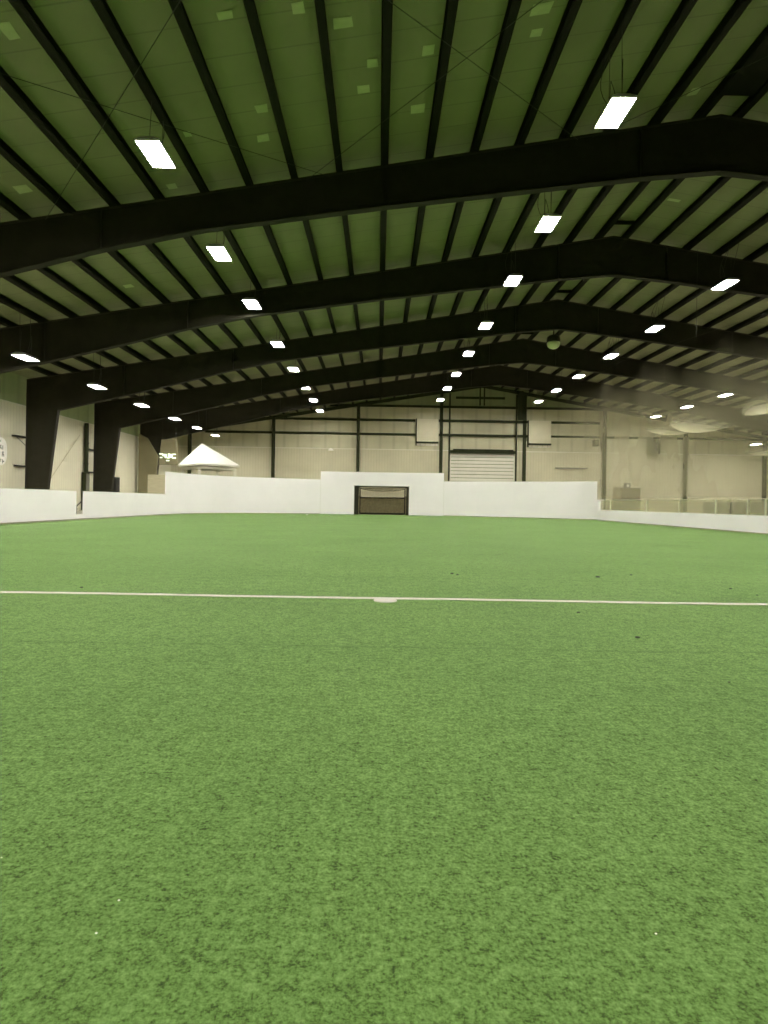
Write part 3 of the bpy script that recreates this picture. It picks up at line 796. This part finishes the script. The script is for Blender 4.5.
s = MB(); s.grid([[(-w + .38 + (2 * w - .60) * j / 14, .05 + (bk - .05) * i / 6, (gz - .06) + (2.12 - gz) * i / 6 - .28 * math.sin(math.pi * i / 6) * math.sin(math.pi * j / 14) ** .5) for j in range(15)] for i in range(7)])
s.build('top_net', 'goal_net', t)
for q in (-w + .38, w - .22):
    s = MB(); s.grid([[(q, .05 + (bk - .05) * j / 6, .04 + 2.08 * i / 6) for j in range(7)] for i in range(7)]); s.build('side_net', 'goal_net', t)
# dark goal backing board behind the net, lower half
t = thing('backing_board', 'brown kick board standing behind the goal net', 'board', (o_.x, gy + bk + .25, -.02))
MB().box(-w - .1, w + .1, 0, .05, 0, 1.40).build('panel', 'kick', t)
for q in (-w, 0, w): MB().box(q - .04, q + .04, .05, .12, 0, 1.35).build('stud', 'brown', t)

# ------------------------------------------------------------------ things behind the right boards
x = 16.4
t = thing('team_bench', 'dark grey players bench behind the clear boards at right', 'bench', (x, 25.0, -.02))
MB().box(-.22, .22, -3.4, 5.5, .42, .47).build('seat', 'grey', t)
for a in range(6):
    MB().box(.22, .27, -3.4 + a * 1.483 + .05, -3.4 + (a + 1) * 1.483 - .05, .55, 1.28).build('backrest', 'grey', t)
    for q in (-.15, .18): MB().box(q - .03, q + .03, -3.2 + a * 1.7, -3.14 + a * 1.7, 0, .42).build('leg', 'black', t)
MB().box(.27, .31, -3.4, 5.5, .40, .58).build('back_rail', 'black', t)
# bleacher
t = thing('bleacher', 'small metal bleacher at the right picture edge behind the boards', 'bleacher', (17.9, 24.6, -.02))
for i in range(4):
    MB().box(i * .6, i * .6 + .3, -1.6, 1.9, .42 + i * .36, .46 + i * .36).build('seat_plank', 'grey', t)
    if i: MB().box(i * .6 - .32, i * .6 - .05, -1.6, 1.9, .18 + i * .36 - .04, .18 + i * .36).build('foot_plank', 'grey', t)
for q in (-1.4, 0, 1.7):
    s = MB().bar((0, q, .38), (2.1, q, 1.64), .05, .06, (0, 1, 0)); s.tube((.15, q, 0), (.15, q, .5), .025); s.tube((2.0, q, 0), (2.0, q, 1.6), .025); s.tube((.1, q, .03), (2.05, q, .03), .025)
    s.build('support_frame', 'grey', t)

# ------------------------------------------------------------------ safety netting on the right
line = [(15.35, y) for y in (10, 12, 14, 16, 18, 20, 22, 24, 26, 28, 30, 32, 34, 36, 38, 40)] + [(15.3, 41.6), (14.6, 42.6), (13.6, 43.3), (12.7, 43.7)]
t = thing('safety_netting', 'sheer white safety netting hanging above the right-hand boards', 'netting', (15.35, 25, 0))
rows = []; NZ = 26
fine = []
for (a, b) in zip(line, line[1:]):
    for k in range(4): fine.append((a[0] + (b[0] - a[0]) * k / 4, a[1] + (b[1] - a[1]) * k / 4))
fine.append(line[-1])
def weave(o, vals):
    at_ = o.data.attributes.new('weave', 'FLOAT', 'POINT')
    at_.data.foreach_set('value', vals)
def sm(a, b, x):
    f = min(1, max(0, (x - a) / (b - a))); return f * f * (3 - 2 * f)
def ntop(i):
    x, y = fine[i]
    return 8.2 + 2.0 * min(1, max(0, (y - 18) / 20))
def nbase(i):
    x, y = fine[i]
    return 1.46 if y < 41 and x > 15.2 else 2.72
for r in range(NZ + 1):
    f = r / NZ; row = []
    for i, (x, y) in enumerate(fine):
        z = nbase(i) + (ntop(i) - nbase(i)) * f
        b = .05 * math.sin(y * 1.1 + z * .7) * math.sin(math.pi * f) 
        row.append((x - 15.35 + b * (1 if x > 15 else .3), y - 25 + (0 if x > 15 else b), z))
    rows.append(row)
vals = []
for row in rows:
    for i, q in enumerate(row):
        x, y = fine[i]; tp = ntop(i)
        zz = q[2] + .35 * math.sin(y * .9) + .2 * math.sin(y * 2.3)
        vals.append((1 - sm(tp - 4.2, tp - .6, zz)) * (1 if x > 15.25 else .25 + .75 * sm(12.7, 15.25, x)) * (sm(12.7, 13.6, x)))
weave(MB().grid(rows).build('net_sheet', 'net', t, smooth=True), vals)
s = MB()
for i in range(len(fine) - 1):
    a, b = fine[i], fine[i + 1]
    s.tube((a[0] - 15.35, a[1] - 25, ntop(i) + .02), (b[0] - 15.35, b[1] - 25, ntop(i + 1) + .02), .004, 5)
s.build('top_cable', 'cable', t)
for y in (11.5, 20.1, 29.2, 38.3):
    i = min(range(len(fine)), key=lambda i: abs(fine[i][1] - y))
    MB().tube((0, fine[i][1] - 25, ntop(i)), (0, fine[i][1] - 25, roof(15.35) + .02), .01, 5).build('hanger_wire', 'cable', t)
# gathered folds sagging out of the net
def swag(y0, y1, z0, z1, sag, h, out):
    rows = []; n = 26; m = 10; vals = []
    for r in range(m + 1):
        g = r / m; row = []
        for i in range(n + 1):
            f = i / n; y = y0 + (y1 - y0) * f
            bell = math.sin(math.pi * f) ** .8
            zl = z0 + (z1 - z0) * f
            z = zl + h * (1 - g) * (.35 + .65 * bell) - sag * bell * g
            xo = -out * bell * math.sin(math.pi * (.05 + .8 * g))
            row.append((xo - .06, y - 25, z)); vals.append(g ** 2.2 * math.sin(math.pi * min(1, max(0, f))) ** .7)
        rows.append(row)
    weave(MB().grid(rows).build('net_fold', 'net_fold', t, smooth=True), vals)
swag(34.4, 28.6, 5.5, 4.65, .28, .5, .4)
swag(31.5, 25.4, 5.4, 4.55, .42, 1.0, .8)
swag(25.2, 20.5, 4.95, 4.85, .24, .7, .7)
swag(25.0, 20.6, 3.32, 3.1, .18, .35, .4)

# ------------------------------------------------------------------ line, spot and crumbs on the turf
s = MB(); rows = [[], []]; ln = []
n = 140; random.seed(3)
for i in range(n + 1):
    x = XL + .02 + (XRB - XL - .04) * i / n; yc = 6.17 + .012 * math.sin(x * 1.7) + random.uniform(-.006, .006)
    ln.append((x, yc, .043 + random.uniform(-.005, .005)))
for (x0, c0, w0), (x1, c1, w1) in zip(ln, ln[1:]):
    s.hexa([(x0, c0 - w0, 0), (x1, c1 - w1, 0), (x1, c1 + w1, 0), (x0, c0 + w0, 0)], [(x0, c0 - w0, .006), (x1, c1 - w1, .006), (x1, c1 + w1, .006), (x0, c0 + w0, .006)])
tag(s.build('field_line', 'line'), 'white halfway line running right across the green turf', 'field line')
tag(MB().lathe((.085, 6.03, 0), [(.118, 0), (.118, .008), (.10, .011)], 28).build('center_spot', 'line'), 'small white centre spot touching the halfway line', 'centre spot')
def ground(px, py):
    dx, dy = px - VPX, py - VPY; u, v = dx + ROLL * dy, -dy + ROLL * dx
    Y = F * EYE / -v; return Vector((u * Y / F, Y, 0))
def lump(name, px, py, r, mat, lab, cat, grp=None):
    r *= .68
    p = ground(px, py); bm = bmesh.new(); bmesh.ops.create_icosphere(bm, subdivisions=2, radius=1)
    for v in bm.verts: v.co = Vector((v.co.x * r * 1.3, v.co.y * r, (v.co.z + .8) * r * .5)) * random.uniform(.88, 1.12)
    me = bpy.data.meshes.new(name); bm.to_mesh(me); bm.free(); me.materials.append(M[mat])
    o = bpy.data.objects.new(name, me); C.objects.link(o); o.location = p; tag(o, lab, cat, grp)
G = 'dark rubber crumbs on the turf'
lump('rubber_crumb', 637.5, 638, .022, 'black', 'dark crumb on the turf on the near side of the halfway line, nearest one', 'crumb', G)
lump('rubber_crumb', 578.3, 612.8, .020, 'black', 'dark crumb just on the near side of the halfway line', 'crumb', G)
lump('rubber_crumb', 597.8, 577.5, .035, 'black', 'largest dark crumb beyond the halfway line, at right', 'crumb', G)
lump('rubber_crumb', 631, 575.2, .022, 'black', 'small dark crumb beyond the halfway line, right of the largest one', 'crumb', G)
lump('rubber_crumb', 452, 574, .030, 'black', 'dark crumb beyond the halfway line, right of the goal, left of a pair', 'crumb', G)
lump('rubber_crumb', 457.5, 575, .022, 'black', 'smaller dark crumb beyond the halfway line, right of a pair', 'crumb', G)
lump('rubber_crumb', 730.5, 589, .024, 'black', 'dark crumb beyond the halfway line near the right edge, left one', 'crumb', G)
lump('rubber_crumb', 757, 595.5, .018, 'black', 'dark crumb close to the halfway line at the right edge', 'crumb', G)
lump('rubber_crumb', 81.5, 587.8, .022, 'black', 'dark crumb beyond the halfway line at the left', 'crumb', G)
lump('rubber_crumb', 729, 682.5, .010, 'black', 'tiny dark crumb on the near turf at the right', 'crumb', G)
G = 'tiny white specks on the near turf'
for px, py, lab in ((1.5, 857.8, 'tiny white speck on the turf at the left edge'), (119, 900.5, 'tiny white speck on the near turf, upper of two at left'), (96.3, 933.5, 'tiny white speck on the near turf, lower of two at left'),
                    (656, 934, 'tiny white speck on the near turf at the right')):
    lump('white_speck', px, py, .0035, 'white', lab, 'speck', G)
lump('litter_scrap', 307, 515.0, .10, 'pale', 'small pale scrap on the turf by the boards, left of the goal', 'scrap')

# ------------------------------------------------------------------ world, camera, view
wd = bpy.data.worlds.new('World'); bpy.context.scene.world = wd; wd.use_nodes = True
wd.node_tree.nodes['Background'].inputs[0].default_value = (.02, .025, .02, 1)
wd.node_tree.nodes['Background'].inputs[1].default_value = .1
cam = bpy.data.cameras.new('Camera'); co = bpy.data.objects.new('Camera', cam); C.objects.link(co)
co.location = (0, 0, EYE)
co.matrix_world = Matrix.Translation((0, 0, EYE)) @ Matrix.Rotation(math.radians(90), 4, 'X') @ Matrix.Rotation(ROLL, 4, 'Z')
cam.sensor_fit = 'HORIZONTAL'; cam.sensor_width = 36; cam.lens = F / 768 * 36
cam.shift_x = (384 - VPX) / 768; cam.shift_y = -(512 - VPY) / 768
cam.clip_end = 300; cam.clip_start = .05
sc = bpy.context.scene; sc.camera = co
sc.view_settings.view_transform = 'Standard'; sc.view_settings.look = 'None'
sc.view_settings.gamma = 1; sc.view_settings.use_curve_mapping = False
sc.view_settings.exposure = 0.0
sc.cycles.max_bounces = 6; sc.cycles.diffuse_bounces = 4; sc.cycles.transparent_max_bounces = 24
sc.cycles.sample_clamp_indirect = 4
sc.cycles.use_denoising = True; sc.cycles.denoising_input_passes = 'RGB_ALBEDO'
